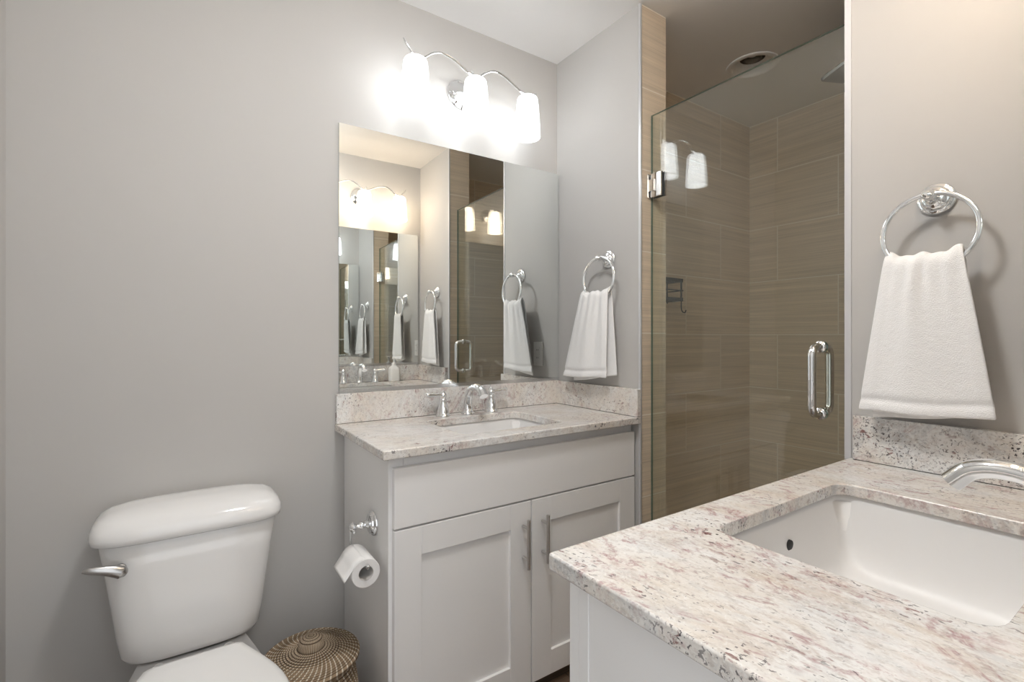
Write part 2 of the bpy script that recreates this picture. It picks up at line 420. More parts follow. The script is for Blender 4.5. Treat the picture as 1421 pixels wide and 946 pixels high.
# shower shell
struct('wall_shower_left', B((XJ, YS, 0), (XS, YS+.1, H)), M['tile_x'])
struct('wall_shower_back', B((XS, -1.80, 0), (XS+.1, YS+.1, H)), M['tile_y'])
struct('wall_shower_right', B((XJ, -1.80, 0), (XS, -1.70, H)), M['tile_x'])
struct('wall_jamb_left', B((.004, Y1-.0075, .0), (XJ, Y1-.0005, H)), M['tile_jamb'])
struct('wall_jamb_right', B((.004, Y2, .0), (XJ, Y2+.0075, H)), M['tile_jamb'])
bm = bmesh.new(); box(bm, (XJ-.008, Y1-.0005, 0), (XJ, YS, H)); box(bm, (XJ-.008, -1.70, 0), (XJ, Y2, H))
struct('wall_shower_front', bm, M['tile_y'])
struct('floor_shower', B((XJ, -1.70, -.06), (XS, YS, .012)), M['tile_y'])
struct('trim_1', B((-.003, Y1-.011, 0), (.005, Y1, H)), M['trim_metal'], bevel=.001)
struct('trim_2', B((-.003, Y2-.006, 0), (.005, Y2+.010, H)), M['white_trim'], bevel=.001)
struct('trim_3', B((.004, Y2+.008, 0), (XJ, Y1-.008, .09)), M['tile_y'], bevel=.002)   # shower curb
bm = bmesh.new(); box(bm, (XL, -.014, 0), (-.985, 0, .10)); box(bm, (XL, -.017, 0), (-.985, 0, .012))
struct('baseboard_back', bm, M['white_lacquer'], bevel=.003)
struct('baseboard_left', B((XL, YB, 0), (XL+.014, -.018, .10)), M['white_lacquer'], bevel=.003)

# ------------------------------------------------------------------ back vanity cabinet
def shaker(bm, x0, x1, z0, z1, yf, t, d, st=.08):
    """door slab facing -y when d=1, +y when d=-1; yf = outer face"""
    yb = yf+t*d; ym = yf+.009*d
    box(bm, (x0, yf, z0), (x0+st, yb, z1)); box(bm, (x1-st, yf, z0), (x1, yb, z1))
    box(bm, (x0+st, yf, z1-st), (x1-st, yb, z1)); box(bm, (x0+st, yf, z0), (x1-st, yb, z0+st))
    box(bm, (x0+st-.002, ym, z0+st-.002), (x1-st+.002, yb-.002*d, z1-st+.002))
def bar_pull(parent, x, yface, z0, z1, d):
    h = tag(build('handle', (lambda bm: (tube(bm, [(x, yface-.032*d, z0), (x, yface-.032*d, z1)], .0058, 16), bm)[1])(bmesh.new()), M['nickel'], parent), 'brushed nickel bar handle')
    for z in (z0+.028, z1-.028):
        bm = bmesh.new(); tube(bm, [(x, yface-.0005*d, z), (x, yface-.030*d, z)], .0045, 12); build('standoff', bm, M['nickel'], parent)
    return h
CF = -.478; cabx0, cabx1 = -.968, -.006
cab = empty('vanity_cabinet', ((cabx0+cabx1)/2, -.24, 0), 'white shaker bathroom vanity cabinet under the back wall mirror, beside the toilet', 'cabinet', 'white vanity cabinets')
bm = bmesh.new()
box(bm, (cabx0, -.452, .0), (cabx0+.018, -.004, .842)); box(bm, (cabx1-.018, -.452, .0), (cabx1, -.004, .842))
box(bm, (cabx0+.018, -.012, .06), (cabx1-.018, -.004, .842)); box(bm, (cabx0+.018, -.452, .06), (cabx1-.018, -.012, .078))
box(bm, (cabx0+.018, -.41, 0), (cabx1-.018, -.395, .06))
build('cabinet_body', bm, M['white_lacquer'], cab, smooth=False)
bm = bmesh.new()
box(bm, (cabx0-.004, -.4575, .03), (cabx0+.04, -.4525, .842)); box(bm, (cabx1-.04, -.4575, .03), (cabx1+.002, -.4525, .842))
box(bm, (cabx0+.04, -.4575, .80), (cabx1-.04, -.4525, .842)); box(bm, (cabx0+.04, -.4575, .625), (cabx1-.04, -.4525, .66)); box(bm, (cabx0+.04, -.4575, .03), (cabx1-.04, -.4525, .07))
build('face_frame', bm, M['white_lacquer'], cab, smooth=False, bevel=.0012)
build('drawer_front', B((-.962, CF, .646), (-.010, -.458, .812)), M['white_lacquer'], cab, smooth=False, bevel=.002)
for x0, x1, hx in ((-.962, -.5005, -.533), (-.4965, -.010, -.455)):
    bm = bmesh.new(); shaker(bm, x0, x1, .045, .6405, CF, .020, 1)
    d = build('door', bm, M['white_lacquer'], cab, smooth=False, bevel=.0012)
    bar_pull(d, hx, CF, .437, .593, 1)

# ------------------------------------------------------------------ granite tops
def countertop(loc, label, x0, x1, y0, y1, z, th, hole, mats, back_y, side_y0, zs, name_group, xs0):
    """back_y: (inner, outer) faces of the long splash; side_y0: front end of the side splash"""
    t = empty('countertop', loc, label, 'countertop', name_group)
    outer = [(x0, y0), (x1, y0), (x1, y1), (x0, y1)]
    bm = hole_slab(outer, hole, z, th)
    bm.normal_update()
    for f_ in bm.faces: f_.material_index = 1 if abs(f_.normal.z) < .5 else 0
    build('slab', bm, mats[:2], t, bevel=.004, seg=3, angle=60); mat = mats[2]
    lo, hi = sorted(back_y)
    build('backsplash', B((xs0, lo, z+.0012), (x1-.0005, hi, zs)), mat, t, bevel=.0015)
    inner = back_y[0]
    build('side_splash', B((-.0205, side_y0, z+.0012), (-.0005, inner+(.0005 if side_y0 > inner else -.0005), zs)), mat, t, bevel=.0015)
    bm = bmesh.new()
    box(bm, (xs0+.002, lo+.001, z-.001), (x1-.002, hi-.001, z+.0016)); a, b = sorted((side_y0, inner)); box(bm, (-.0195, a+.002, z-.001), (-.001, b, z+.0016))
    tag(build('caulk_line', bm, M['dark'], t, smooth=False), 'thin dark joint under the splash')
    return t
ZC1, ZC2 = .87, .8594
s1c = (-.515, -.272); s1h = (.203, .150)
h1 = [(p.x, p.y) for p in rrect(s1c[0], s1c[1], s1h[0], s1h[1], .03, 0)]
countertop((-.5, -.25, ZC1-.026), 'speckled cream granite countertop on the back vanity, below the big mirror', -1.0005, -.0005, -.502, -.0015, ZC1, .026, h1,
           [M['granite'], M['granite_cut'], M['granite_splash']], (-.0205, -.0015), -.502, .9747, 'granite countertops', -.9985)
s2c = (-.495, -1.448); s2h = (.228, .168)
h2 = [(p.x, p.y) for p in rrect(s2c[0], s2c[1], s2h[0], s2h[1], .035, 0)]
countertop((-.5, -1.44, ZC2-.0247), 'large cream granite countertop with burgundy veins in the right foreground', -1.0, -.0005, -1.6885, -1.1985, ZC2, .0247, h2,
           [M['granite_near'], M['granite_near_cut'], M['granite_near_cut']], (-1.6685, -1.6885), -1.212, .9723, 'granite countertops', -.915)

def sink(loc, label, c, h, ztop, front_sign):
    s = empty('sink', loc, label, 'sink', 'undermount sinks')
    bm = bmesh.new(); rings = []
    for k, (dz, ins, r) in enumerate(((0, -.022, .05), (0, -.006, .028), (-.012, -.004, .024), (-.05, .003, .024), (-.09, .009, .026), (-.118, .017, .030), (-.138, .029, .036), (-.150, .045, .042), (-.158, .066, .045), (-.163, .095, .04), (-.166, .125, .02))):
        rings.append(rrect(c[0], c[1], h[0]-ins, h[1]-ins, min(r, h[1]-ins-.002), ztop+dz, 8))
    loft(bm, rings, True, False, True)
    # underside
    out = [rrect(c[0], c[1], h[0]+.022, h[1]+.022, .05, ztop, 8), rrect(c[0], c[1], h[0]+.022, h[1]+.022, .05, ztop-.010, 8), rrect(c[0], c[1], h[0]+.008, h[1]+.008, .05, ztop-.014, 8),
           rrect(c[0], c[1], h[0]-.006, h[1]-.006, .05, ztop-.13, 8), rrect(c[0], c[1], h[0]-.05, h[1]-.05, .06, ztop-.178, 8)]
    loft(bm, out, True, False, True)
    bmesh.ops.remove_doubles(bm, verts=bm.verts[:], dist=1e-5)
    build('basin', bm, M['basin'], s, auto=False)
    bm = bmesh.new(); lathe(bm, (c[0], c[1], ztop-.1655), (0, 0, 1), [(0, .024), (.003, .024), (.004, .020), (.002, .017), (.002, .002)], 28)
    build('drain', bm, M['chrome'], s)
    yw = c[1]+front_sign*(h[1]-.0045); bm = bmesh.new()
    lathe(bm, (c[0]+.010, yw, ztop-.058), (0, -front_sign, -.12), [(-.004, .0105), (.0010, .0105), (.0018, .0095)], 24)
    tag(build('overflow_hole', bm, M['dark'], s), 'dark round overflow opening')
    return s
sink((s1c[0], s1c[1], ZC1-.18), 'white rectangular sink set in the back granite countertop', s1c, s1h, ZC1-.0265, -1)
sink((s2c[0], s2c[1], ZC2-.18), 'large white rectangular sink set in the foreground countertop', s2c, s2h, ZC2-.0252, 1)

# ------------------------------------------------------------------ near vanity cabinet (faces the back wall)
CN = -1.204; nx0, nx1 = -.965, -.006
cab2 = empty('vanity_cabinet', ((nx0+nx1)/2, -1.45, 0), 'white vanity cabinet in the right foreground, its plain side under the large countertop', 'cabinet', 'white vanity cabinets')
bm = bmesh.new()
box(bm, (nx0+.002, -1.686, 0), (nx0+.018, -1.246, .833)); box(bm, (nx1-.018, -1.686, 0), (nx1, -1.246, .833))
box(bm, (nx0+.018, -1.686, .06), (nx1-.018, -1.678, .833)); box(bm, (nx0+.018, -1.678, .06), (nx1-.018, -1.246, .078)); box(bm, (nx0+.018, -1.30, 0), (nx1-.018, -1.285, .06))
build('cabinet_body', bm, M['white_lacquer'], cab2, smooth=False)
bm = bmesh.new()
box(bm, (nx0, -1.2455, .03), (nx0+.04, -1.2255, .833)); box(bm, (nx1-.04, -1.2455, .03), (nx1+.002, -1.2255, .833))
box(bm, (nx0+.04, -1.2455, .79), (nx1-.04, -1.2255, .833)); box(bm, (nx0+.04, -1.2455, .615), (nx1-.04, -1.2255, .65)); box(bm, (nx0+.04, -1.2455, .03), (nx1-.04, -1.2255, .07))
build('face_frame', bm, M['white_lacquer'], cab2, smooth=False, bevel=.0012)
build('drawer_front', B((nx0+.001, CN, .636), (nx1-.004, -1.225, .818)), M['white_lacquer'], cab2, smooth=False, bevel=.002)
for x0, x1, hx in ((nx0+.001, -.4985, -.53), (-.4945, nx1-.004, -.465)):
    bm = bmesh.new(); shaker(bm, x0, x1, .045, .631, CN, .020, -1)
    d = build('door', bm, M['white_lacquer'], cab2, smooth=False, bevel=.0012)
    bar_pull(d, hx, CN, .43, .585, -1)

# ------------------------------------------------------------------ faucets (widespread: arched spout and two lever handles)
def faucet(x, y, z, d, label, lift=0.0):
    """d = direction (+1/-1 in y) the spout points"""
    f = empty('faucet', (x, y, z), label, 'faucet', 'chrome widespread faucets')
    bm = bmesh.new()
    pts = catmull([(x, y, z+.012), (x, y+d*.001, z+.045), (x, y+d*.010, z+.078), (x, y+d*.034, z+.102+lift), (x, y+d*.070, z+.110+lift), (x, y+d*.102, z+.102+lift), (x, y+d*.124, z+.080+lift)], 8)
    tube(bm, pts, resample_r([.019, .0168, .0160, .0160, .0164, .0168, .0175], len(pts)), 22, flat=.86)
    build('spout', bm, M['chrome'], f)
    bm = bmesh.new(); lathe(bm, (x, y, z+.0005), (0, 0, 1), [(0, .027), (.005, .027), (.008, .024), (.012, .020), (.020, .0175), (.022, .012)], 32)
    build('spout_base', bm, M['chrome'], f)
    for s in (-1, 1):
        hx = x+s*.108
        bm = bmesh.new(); lathe(bm, (hx, y, z+.0005), (0, 0, 1), [(0, .028), (.005, .028), (.008, .025), (.014, .0235), (.030, .0205), (.045, .0155), (.055, .0120), (.060, .0135), (.064, .0135), (.067, .0105), (.072, .0125), (.079, .0145), (.085, .0130), (.090, .008), (.094, .006), (.097, .003)], 28)
        hd = build('handle', bm, M['chrome'], f)
        bm = bmesh.new()
        pl = [(hx+s*.006, y, z+.081), (hx+s*.022, y+d*.001, z+.082), (hx+s*.045, y+d*.002, z+.083), (hx+s*.062, y+d*.003, z+.084), (hx+s*.070, y+d*.003, z+.084), (hx+s*.076, y+d*.003, z+.084)]
        tube(bm, catmull(pl, 4), resample_r([.0065, .007, .0085, .0105, .0095, .004], 21), 16)
        build('lever', bm, M['chrome'], hd)
    return f
faucet(-.505, -.062, ZC1, -1, 'chrome arched faucet with two lever handles below the back mirror')
faucet(-.468, -1.6385, ZC2, 1, 'chrome faucet at the right edge, arching over the foreground sink', .012)

# ------------------------------------------------------------------ mirrors
def mirror(loc, rz, wd, ht, label):
    """local: x along, y towards the wall, front face at y=0; base at bottom centre"""
    o = empty('wall_mirror', loc, label, 'mirror', 'frameless wall mirrors'); o.rotation_euler = (0, 0, rz)
    def loc_obj(name, bm, mats, **kw):
        bmesh.ops.recalc_face_normals(bm, faces=bm.faces[:])
        me = bpy.data.meshes.new(name); bm.to_mesh(me); bm.free()
        for m_ in mats: me.materials.append(m_)
        c = bpy.data.objects.new(name, me); COL.objects.link(c); c.parent = o; return c
    bm = bmesh.new(); fs = box(bm, (-wd/2, 0, .002), (wd/2, .005, ht))
    for f in fs: f.material_index = 1
    bm.normal_update()
    for f in fs:
        if f.calc_center_median().y < 1e-5: f.material_index = 0
    loc_obj('mirror_glass', bm, [M['mirror'], M['mirror_edge']])
    bm = bmesh.new(); box(bm, (-wd/2, -.003, -.002), (wd/2, -.0012, .010)); box(bm, (-wd/2, -.003, -.004), (wd/2, .006, -.0022+.0004))
    loc_obj('bottom_channel', bm, [M['alu']]); return o
mirror((-.4955, -.0115, .979), -.011, .983, .9445, 'large frameless mirror over the back vanity, under the three-shade light')
mirror((-.471, YB+.0085, .979), PI, .897, .954, 'frameless mirror behind the foreground sink, seen only in the back mirror')

# ------------------------------------------------------------------ three-shade vanity lights
def vanity_light(x, ywall, d, cool, label):
    """d = -1: the light stands off towards -y; +1 towards +y.  x mirrored for the opposite wall"""
    zt = 2.168; sx = 1 if d < 0 else -1; y = ywall+d*.125
    f = empty('vanity_light', (x, ywall, 2.155), label, 'light fixture', 'three-shade vanity lights')
    bm = bmesh.new(); lathe(bm, (x+sx*.0, ywall+d*.0006, 2.153), (0, d, 0), [(0, .060), (.006, .060), (.010, .056), (.012, .050), (.018, .046), (.022, .036), (.024, .024), (.032, .016), (.034, .004)], 40)
    build('backplate', bm, M['chrome'], f)
    bm = bmesh.new()
    tube(bm, catmull([(x, ywall+d*.028, 2.153), (x-sx*.004, ywall+d*.055, 2.155), (x-sx*.012, ywall+d*.09, 2.175), (x-sx*.014, y, 2.190)], 6), .0062, 12)
    tube(bm, catmull([(x, ywall+d*.028, 2.145), (x+sx*.03, ywall+d*.07, 2.128), (x+sx*.015, ywall+d*.11, 2.150), (x, y, 2.178)], 6), .005, 12)
    build('stem', bm, M['chrome'], f)
    W = lambda dx, z: (x+sx*dx, y, z)
    pts = catmull([W(-.292, 2.224), W(-.272, 2.196), W(-.247, 2.176), W(-.215, 2.180), W(-.182, 2.205), W(-.148, 2.219), W(-.10, 2.212), W(-.06, 2.195), W(-.02, 2.177), W(.012, 2.178), W(.05, 2.206), W(.09, 2.222),
                   W(.13, 2.216), W(.175, 2.196), W(.215, 2.177), W(.245, 2.174), W(.275, 2.182), W(.292, 2.192)], 6)
    bm = bmesh.new(); tube(bm, pts, resample_r([.0042, .0072, .0078, .0065, .0065, .0068, .0065, .0065, .0068, .0065, .0065, .0065, .0065, .0065, .006, .0055, .004, .0025], len(pts)), 12, flat=.75)
    build('arm', bm, M['chrome'], f)
    for k in (-1, 0, 1):
        cx_ = x+sx*.2465*k
        bm = bmesh.new(); lathe(bm, (cx_, y, zt), (0, 0, -1), [(-.006, .004), (-.004, .014), (.006, .016), (.014, .014)], 24)
        hld = build('holder', bm, M['chrome'], f)
        bm = bmesh.new()
        prof = [(.0, .015), (.002, .030), (.007, .038), (.016, .0425), (.05, .0455), (.10, .049), (.15, .0515), (.178, .0525), (.181, .0515), (.178, .0500), (.15, .049), (.10, .0465), (.05, .043), (.018, .040), (.010, .036), (.006, .029), (.004, .015)]
        lathe(bm, (cx_, y, zt), (0, 0, -1), [(t_*.95, r_) for t_, r_ in prof], 40, False, False)
        sh = tag(build('shade', bm, M['shade_cool' if cool else 'shade_warm'], f), 'frosted white glass shade, lit')
        bm = bmesh.new(); sphere(bm, (cx_, y, zt-.085), .019, 20, 1.0)
        build('bulb', bm, M['bulb_cool' if cool else 'bulb_warm'], sh)
        bm = bmesh.new(); lathe(bm, (cx_, y, zt-.062), (0, 0, 1), [(0, .012), (.01, .013), (.05, .013)], 20)
        build('bulb_socket', bm, M['plastic_white'], sh)
    return f
vanity_light(-.5055, 0, -1, True, 'chrome light with three lit white shades above the back mirror')
vanity_light(-.455, YB, 1, False, 'chrome light with warm lit shades above the other mirror, seen in the mirror')

cl = empty('added_ceiling_light', (-1.02, -1.06, H), 'round ceiling lamp out of view, added to brighten the room evenly', 'light fixture')  # lamp added above the view; the vanity lights alone are too uneven
bm = bmesh.new(); lathe(bm, (-1.02, -1.06, H-.0005), (0, 0, -1), [(0, .150), (.018, .150), (.022, .144), (.022, .02)], 40, True, True); build('added_light_base', bm, M['chrome'], cl)
bm = bmesh.new(); lathe(bm, (-1.02, -1.06, H-.023), (0, 0, -1), [(0, .138), (.012, .136), (.030, .124), (.046, .100), (.058, .066), (.064, .030), (.065, .003)], 40); tag(build('fill_dome', bm, M['dome'], cl), 'glowing dome added as fill light')

# ------------------------------------------------------------------ towel rings and towels on the right wall
def towel_ring(y, z, label):
    t = empty('towel_ring', (0, y, z), label, 'towel ring', 'chrome towel rings')
    bm = bmesh.new(); lathe(bm, (-.0005, y, z), (-1, 0, 0), [(0, .036), (.005, .036), (.008, .033), (.010, .028), (.015, .026), (.018, .020), (.022, .014), (.028, .010)], 36)
    build('wall_plate', bm, M['chrome'], t)
    bm = bmesh.new(); lathe(bm, (-.024, y, z), (-1, 0, 0), [(0, .010), (.010, .0075), (.020, .008), (.026, .0115), (.034, .0135), (.042, .0115), (.048, .006), (.051, .003)], 24)
    build('post', bm, M['chrome'], t)
    bm = bmesh.new(); R = .085; cz = z-R+.003; xx = -.058
    tube(bm, [(xx+.004*math.cos(2*PI*k/64), y+R*math.sin(2*PI*k/64), cz+R*math.cos(2*PI*k/64)) for k in range(64)], .0058, 12, True)
    build('ring', bm, M['chrome'], t); return t
towel_ring(-.333, 1.490, 'chrome towel ring on the grey wall beside the back mirror')
towel_ring(-1.374, 1.489, 'large chrome towel ring on the beige wall at the right edge')

def towel(label, ytop, ybf, ybb, zr, zf, zb, seed):
    """ytop/ybf/ybb: (corner side, camera side) edges at the fold, the front hem and the back hem; zf/zb: hem heights at both ends"""
    rnd = random.Random(seed); ph = [rnd.uniform(0, 6.28) for _ in range(6)]
    ns, nt_ = 44, 40; xr = -.058; bm = bmesh.new(); G = []
    lerp = lambda a, b, t: a+(b-a)*t
    for i in range(2*nt_+1):
        front = i <= nt_; k = (1-i/nt_) if front else (i/nt_-1); row = []
        for j in range(ns+1):
            s = j/ns
            yb_ = ybf if front else ybb; zh = zf if front else zb
            kk = k**.93
            y = lerp(lerp(ytop[0], ytop[1], s), lerp(yb_[0], yb_[1], s), kk)
            ridge = zr + .010*(2*s-1)**2 - .006 + .0035*math.sin(s*13+ph[0]) + .002*math.sin(s*29+ph[1])
            z = lerp(ridge, lerp(zh[0], zh[1], s) + .002*math.sin(s*7+ph[2]), k)
            fall = math.exp(-k*5)
            pl = .0045*math.sin(s*9.5+ph[3]-k*.8)*(.35+.65*k) + .0016*math.sin(s*19+ph[4])*(1-.6*k) + .005*fall*math.sin(s*31+ph[5])
            open_ = .013*math.sin(min(1, k/.07)*PI/2) + .006*k
            hem = -.006 if .915 < k < .95 else 0.0
            edge = -.006*max(0, (abs(2*s-1)-.82)/.18)
            off = open_+pl*min(1, k*6)+hem+edge if front else -(open_*.85)+pl*.5*min(1, k*6)
            if not front: off = max(off, -.034)
            row.append(bm.verts.new((xr-off, y, z)))
        G.append(row)
    for i in range(2*nt_):
        for j in range(ns): bm.faces.new((G[i][j], G[i][j+1], G[i+1][j+1], G[i+1][j]))
    o = build('hand_towel', bm, M['towel'], None, solid=.0062, sub=1, origin=(xr, (ytop[0]+ytop[1])/2, zr-.18))
    return tag(o, label, 'towel', 'white hand towels')
towel('small white hand towel on the ring beside the back mirror', (-.243, -.392), (-.130, -.388), (-.165, -.418), 1.364, (1.004, 1.012), (.985, 1.022), 3)
towel('large white hand towel at the right edge, above the foreground countertop', (-1.298, -1.432), (-1.243, -1.488), (-1.262, -1.46), 1.366, (.993, 1.001), (.974, 1.00), 8)

# ------------------------------------------------------------------ outlets
def outlet(y, z, label):
    o = empty('wall_outlet', (0, y, z), label, 'outlet', 'white wall outlets')
    build('cover_plate', B((-.0055, y-.037, z-.058), (-.0006, y+.037, z+.058)), M['plastic_white'], o, bevel=.002, smooth=False)
    build('socket', B((-.0080, y-.0165, z-.0335), (-.0056, y+.0165, z+.0335)), M['plastic_white'], o, bevel=.0008, smooth=False)
    for dz in (-.019, .019):
        for dy in (-.006, .006): tag(build('slot', B((-.0084, y+dy-.001, z+dz-.004), (-.0079, y+dy+.001, z+dz+.004)), M['dark'], o, smooth=False), 'dark socket slot')
    return o
outlet(-.178, 1.092, 'white wall outlet behind the small hand towel, seen in the back mirror')
outlet(-1.605, 1.092, 'white wall outlet near the foreground mirror, past the large hand towel')

# ------------------------------------------------------------------ shower door
sd = empty('shower_door', (.0615, (Y1+Y2)/2, .10), 'frameless clear glass shower door with chrome hinge and pull handle', 'door')
gx0, gx1, gy0, gy1, gz0, gz1 = .0565, .0665, -1.186, -.5015, .105, 2.026
bm = bmesh.new(); fs = box(bm, (gx0, gy0, gz0), (gx1, gy1, gz1)); bm.normal_update()
for f in fs:
    f.material_index = 0 if abs(f.normal.x) > .9 else 1
build('glass_panel', bm, [M['glass'], M['glass_edge']], sd, smooth=False)
for hz in (1.752, .36):
    bm = bmesh.new()
    box(bm, (gx0-.011, -.556, hz-.045), (gx0-.0016, -.5075, hz+.045)); box(bm, (gx1+.0016, -.556, hz-.045), (gx1+.011, -.5075, hz+.045))
    hg = build('hinge', bm, M['chrome'], sd, bevel=.0012, smooth=False)
    bm = bmesh.new(); box(bm, (.034, -.5035, hz-.045), (.089, -.4983, hz+.045))
    build('wall_leaf', bm, M['chrome'], hg, bevel=.0012, smooth=False)
    bm = bmesh.new(); lathe(bm, (.0435, -.506, hz-.022), (0, 0, 1), [(0, .0055), (.044, .0055)], 16); box(bm, (.0385, -.528, hz-.022), (.0455, -.506, hz+.022))
    build('pivot_block', bm, M['chrome'], hg, bevel=.0008, smooth=False)
    bm = bmesh.new(); box(bm, (gx0-.0015, -.557, hz-.046), (gx0-.0002, -.507, hz+.046)); box(bm, (gx1+.0002, -.557, hz-.046), (gx1+.0015, -.507, hz+.046))
    tag(build('gasket', bm, M['gasket'], hg, smooth=False), 'thin black gasket')
hy = -1.102
bm = bmesh.new()
for sx_ in (-1, 1):
    xb = gx0-.0005 if sx_ < 0 else gx1+.0005; xo = xb+sx_*.048; z0, z1 = .955, 1.145; r = .026
    pts = [(xb+sx_*.004, hy, z0+.0)]
    for k in range(9): a = PI/2*k/8; pts.append((xo-sx_*r+sx_*r*math.sin(a), hy, z0+r-r*math.cos(a)))
    for k in range(9): a = PI/2*k/8; pts.append((xo-sx_*r+sx_*r*math.cos(a), hy, z1-r+r*math.sin(a)))
    pts.append((xb+sx_*.004, hy, z1))
    tube(bm, pts, .0108, 18)
hd = tag(build('handle', bm, M['chrome'], sd), 'chrome D-shaped pull handle')
bm = bmesh.new()
for sx_ in (-1, 1):
    xb = gx0-.0004 if sx_ < 0 else gx1+.0004
    for z in (.955, 1.145): lathe(bm, (xb, hy, z), (sx_, 0, 0), [(0, .0165), (.004, .0165), (.006, .014), (.008, .011)], 24)
build('washer', bm, M['chrome'], hd)

# ------------------------------------------------------------------ in the shower: caddy, shower head, downlight
cd = empty('shower_caddy', (.57, YS-.05, 1.30), 'black wire caddy hanging on the tiled shower wall behind the glass', 'caddy')
x0, x1 = .37, .628; ya, yb = YS-.003, YS-.095
def strip_frame(bm, z, t=.010, hh=.017):
    box(bm, (x0, yb, z), (x1, yb+t*.25, z+hh)); box(bm, (x0, ya-.003, z), (x1, ya, z+hh)); box(bm, (x0, yb, z), (x0+.003, ya, z+hh)); box(bm, (x1-.003, yb, z), (x1, ya, z+hh))
bm = bmesh.new(); strip_frame(bm, 1.447); 
for k in range(9): xx = x0+(x1-x0)*(k+.5)/9; tube(bm, [(xx, ya-.001, 1.448), (xx, yb+.001, 1.448)], .0016, 8)
build('upper_shelf', bm, M['black_metal'], cd, smooth=False)
bm = bmesh.new(); strip_frame(bm, 1.352)
for k in range(9): xx = x0+(x1-x0)*(k+.5)/9; tube(bm, [(xx, ya-.001, 1.353), (xx, yb+.001, 1.353)], .0016, 8)
build('lower_shelf', bm, M['black_metal'], cd, smooth=False)
bm = bmesh.new()
for xx in (x0+.012, x1-.012): tube(bm, [(xx, yb+.002, 1.455), (xx, yb+.002, 1.355)], .0048, 8); tube(bm, [(xx, ya-.004, 1.46), (xx, ya-.004, 1.345)], .0035, 8)
tube(bm, [(x0, yb+.001, 1.405), (x1, yb+.001, 1.405), (x1, ya-.002, 1.405)], .003, 8); tube(bm, [(x0, yb+.001, 1.405), (x0, ya-.002, 1.405)], .002, 8)
build('frame', bm, M['black_metal'], cd)
for xx in (x0+.012, x1-.012):
    bm = bmesh.new(); tube(bm, catmull([(xx, yb+.002, 1.356), (xx, yb+.002, 1.318), (xx+.004, yb-.002, 1.300), (xx+.018, yb-.006, 1.296), (xx+.024, yb-.008, 1.309)], 6), .003, 10)
    build('hook', bm, M['black_metal'], cd)

shd = empty('rain_shower', (.775, -.93, H), 'square metal shower head high behind the glass, near the ceiling', 'shower head')
bm = bmesh.new(); lathe(bm, (.765, -.915, H-.0005), (0, 0, -1), [(0, .030), (.006, .030), (.010, .024), (.012, .012)], 28)
build('ceiling_flange', bm, M['showerhead'], shd)
bm = bmesh.new(); tube(bm, [(.765, -.915, H-.008), (.765, -.918, 2.302)], .010, 16); sphere(bm, (.765, -.919, 2.298), .016)
build('arm', bm, M['showerhead'], shd)
bm = bmesh.new(); Rm = Euler((math.radians(-18), math.radians(-14), 0)).to_matrix()
rings = [rrect(0, 0, .105, .105, .012, -.040, 3), rrect(0, 0, .105, .105, .012, -.030, 3), rrect(0, 0, .090, .090, .012, -.022, 3), rrect(0, 0, .025, .025, .012, -.004, 3), rrect(0, 0, .017, .017, .01, .006, 3)]
loft(bm, [[Rm @ p + Vector((.765, -.920, 2.292)) for p in r] for r in rings])
build('head', bm, M['showerhead'], shd)

dl = empty('downlight', (.76, -.505, H), 'round recessed downlight in the shower ceiling, switched off', 'light fixture')
bm = bmesh.new(); lathe(bm, (.76, -.505, H), (0, 0, 1), [(-.0005, .113), (-.005, .112), (-.0075, .105), (-.005, .090), (.004, .080), (.020, .066), (.032, .056), (.034, .054)], 48, False, False)
build('trim_ring', bm, M['ceiling'], dl)
bm = bmesh.new(); lathe(bm, (.76, -.505, H), (0, 0, 1), [(.033, .0555), (.040, .054), (.075, .050), (.095, .040), (.100, .002)], 40, False, True)
tag(build('reflector', bm, M['lever_metal'], dl), 'dark metal reflector')
bm = bmesh.new(); lathe(bm, (.76, -.505, H), (0, 0, 1), [(.045, .002), (.047, .020), (.058, .030), (.075, .026), (.098, .014)], 28, True, True)
build('bulb', bm, M['soap_plastic'], dl)

# ------------------------------------------------------------------ toilet
tx = -1.413
toi = empty('toilet', (tx, -.35, 0), 'white two-piece toilet with closed lid against the back wall', 'toilet')
bm = bmesh.new(); rings = []
for z, hx, yf, e in ((.321, .120, .150, 3.2), (.321, .150, .176, 3.4), (.327, .159, .185, 3.5), (.341, .165, .191, 3.7), (.39, .172, .195, 4.0), (.48, .183, .200, 4.2), (.57, .195, .205, 4.4), (.646, .2055, .209, 4.6), (.650, .201, .205, 4.6)):
    d = yf-.012; rings.append(superell(tx, -.012-d*.42, hx, d*.42, e, z, 72, d*.58))
loft(bm, rings); build('tank', bm, M['porcelain'], toi, auto=False)
bm = bmesh.new(); rings = []
for z, hx, yf, e in ((.651, .195, .198, 4.4), (.651, .214, .219, 4.4), (.655, .2195, .225, 4.4), (.668, .2215, .227, 4.3), (.682, .2195, .2245, 4.2), (.695, .213, .217, 4.1), (.706, .202, .206, 3.9), (.7145, .184, .190, 3.7), (.7205, .152, .168, 3.4), (.7245, .112, .146, 3.0), (.7262, .06, .130, 2.6), (.7265, .012, .118, 2.2)):
    dd = .2215-hx; y0_, y1_ = -.006-dd*.45, -yf
    c = y0_+(y1_-y0_)*.46; rings.append(superell(tx-.002, c, hx, y0_-c, e, z, 72, c-y1_))
loft(bm, rings); build('tank_lid', bm, M['porcelain'], toi, auto=False)
bm = bmesh.new()
lathe(bm, (-1.567, -.198, .594), (0, -1, 0), [(0, .012), (.008, .012), (.010, .009), (.020, .008)], 20)
ly = -.2175
pts = catmull([(-1.556, ly, .585), (-1.564, ly-.003, .592), (-1.582, ly-.006, .601), (-1.605, ly-.008, .608), (-1.625, ly-.008, .612), (-1.637, ly-.006, .614)], 7)
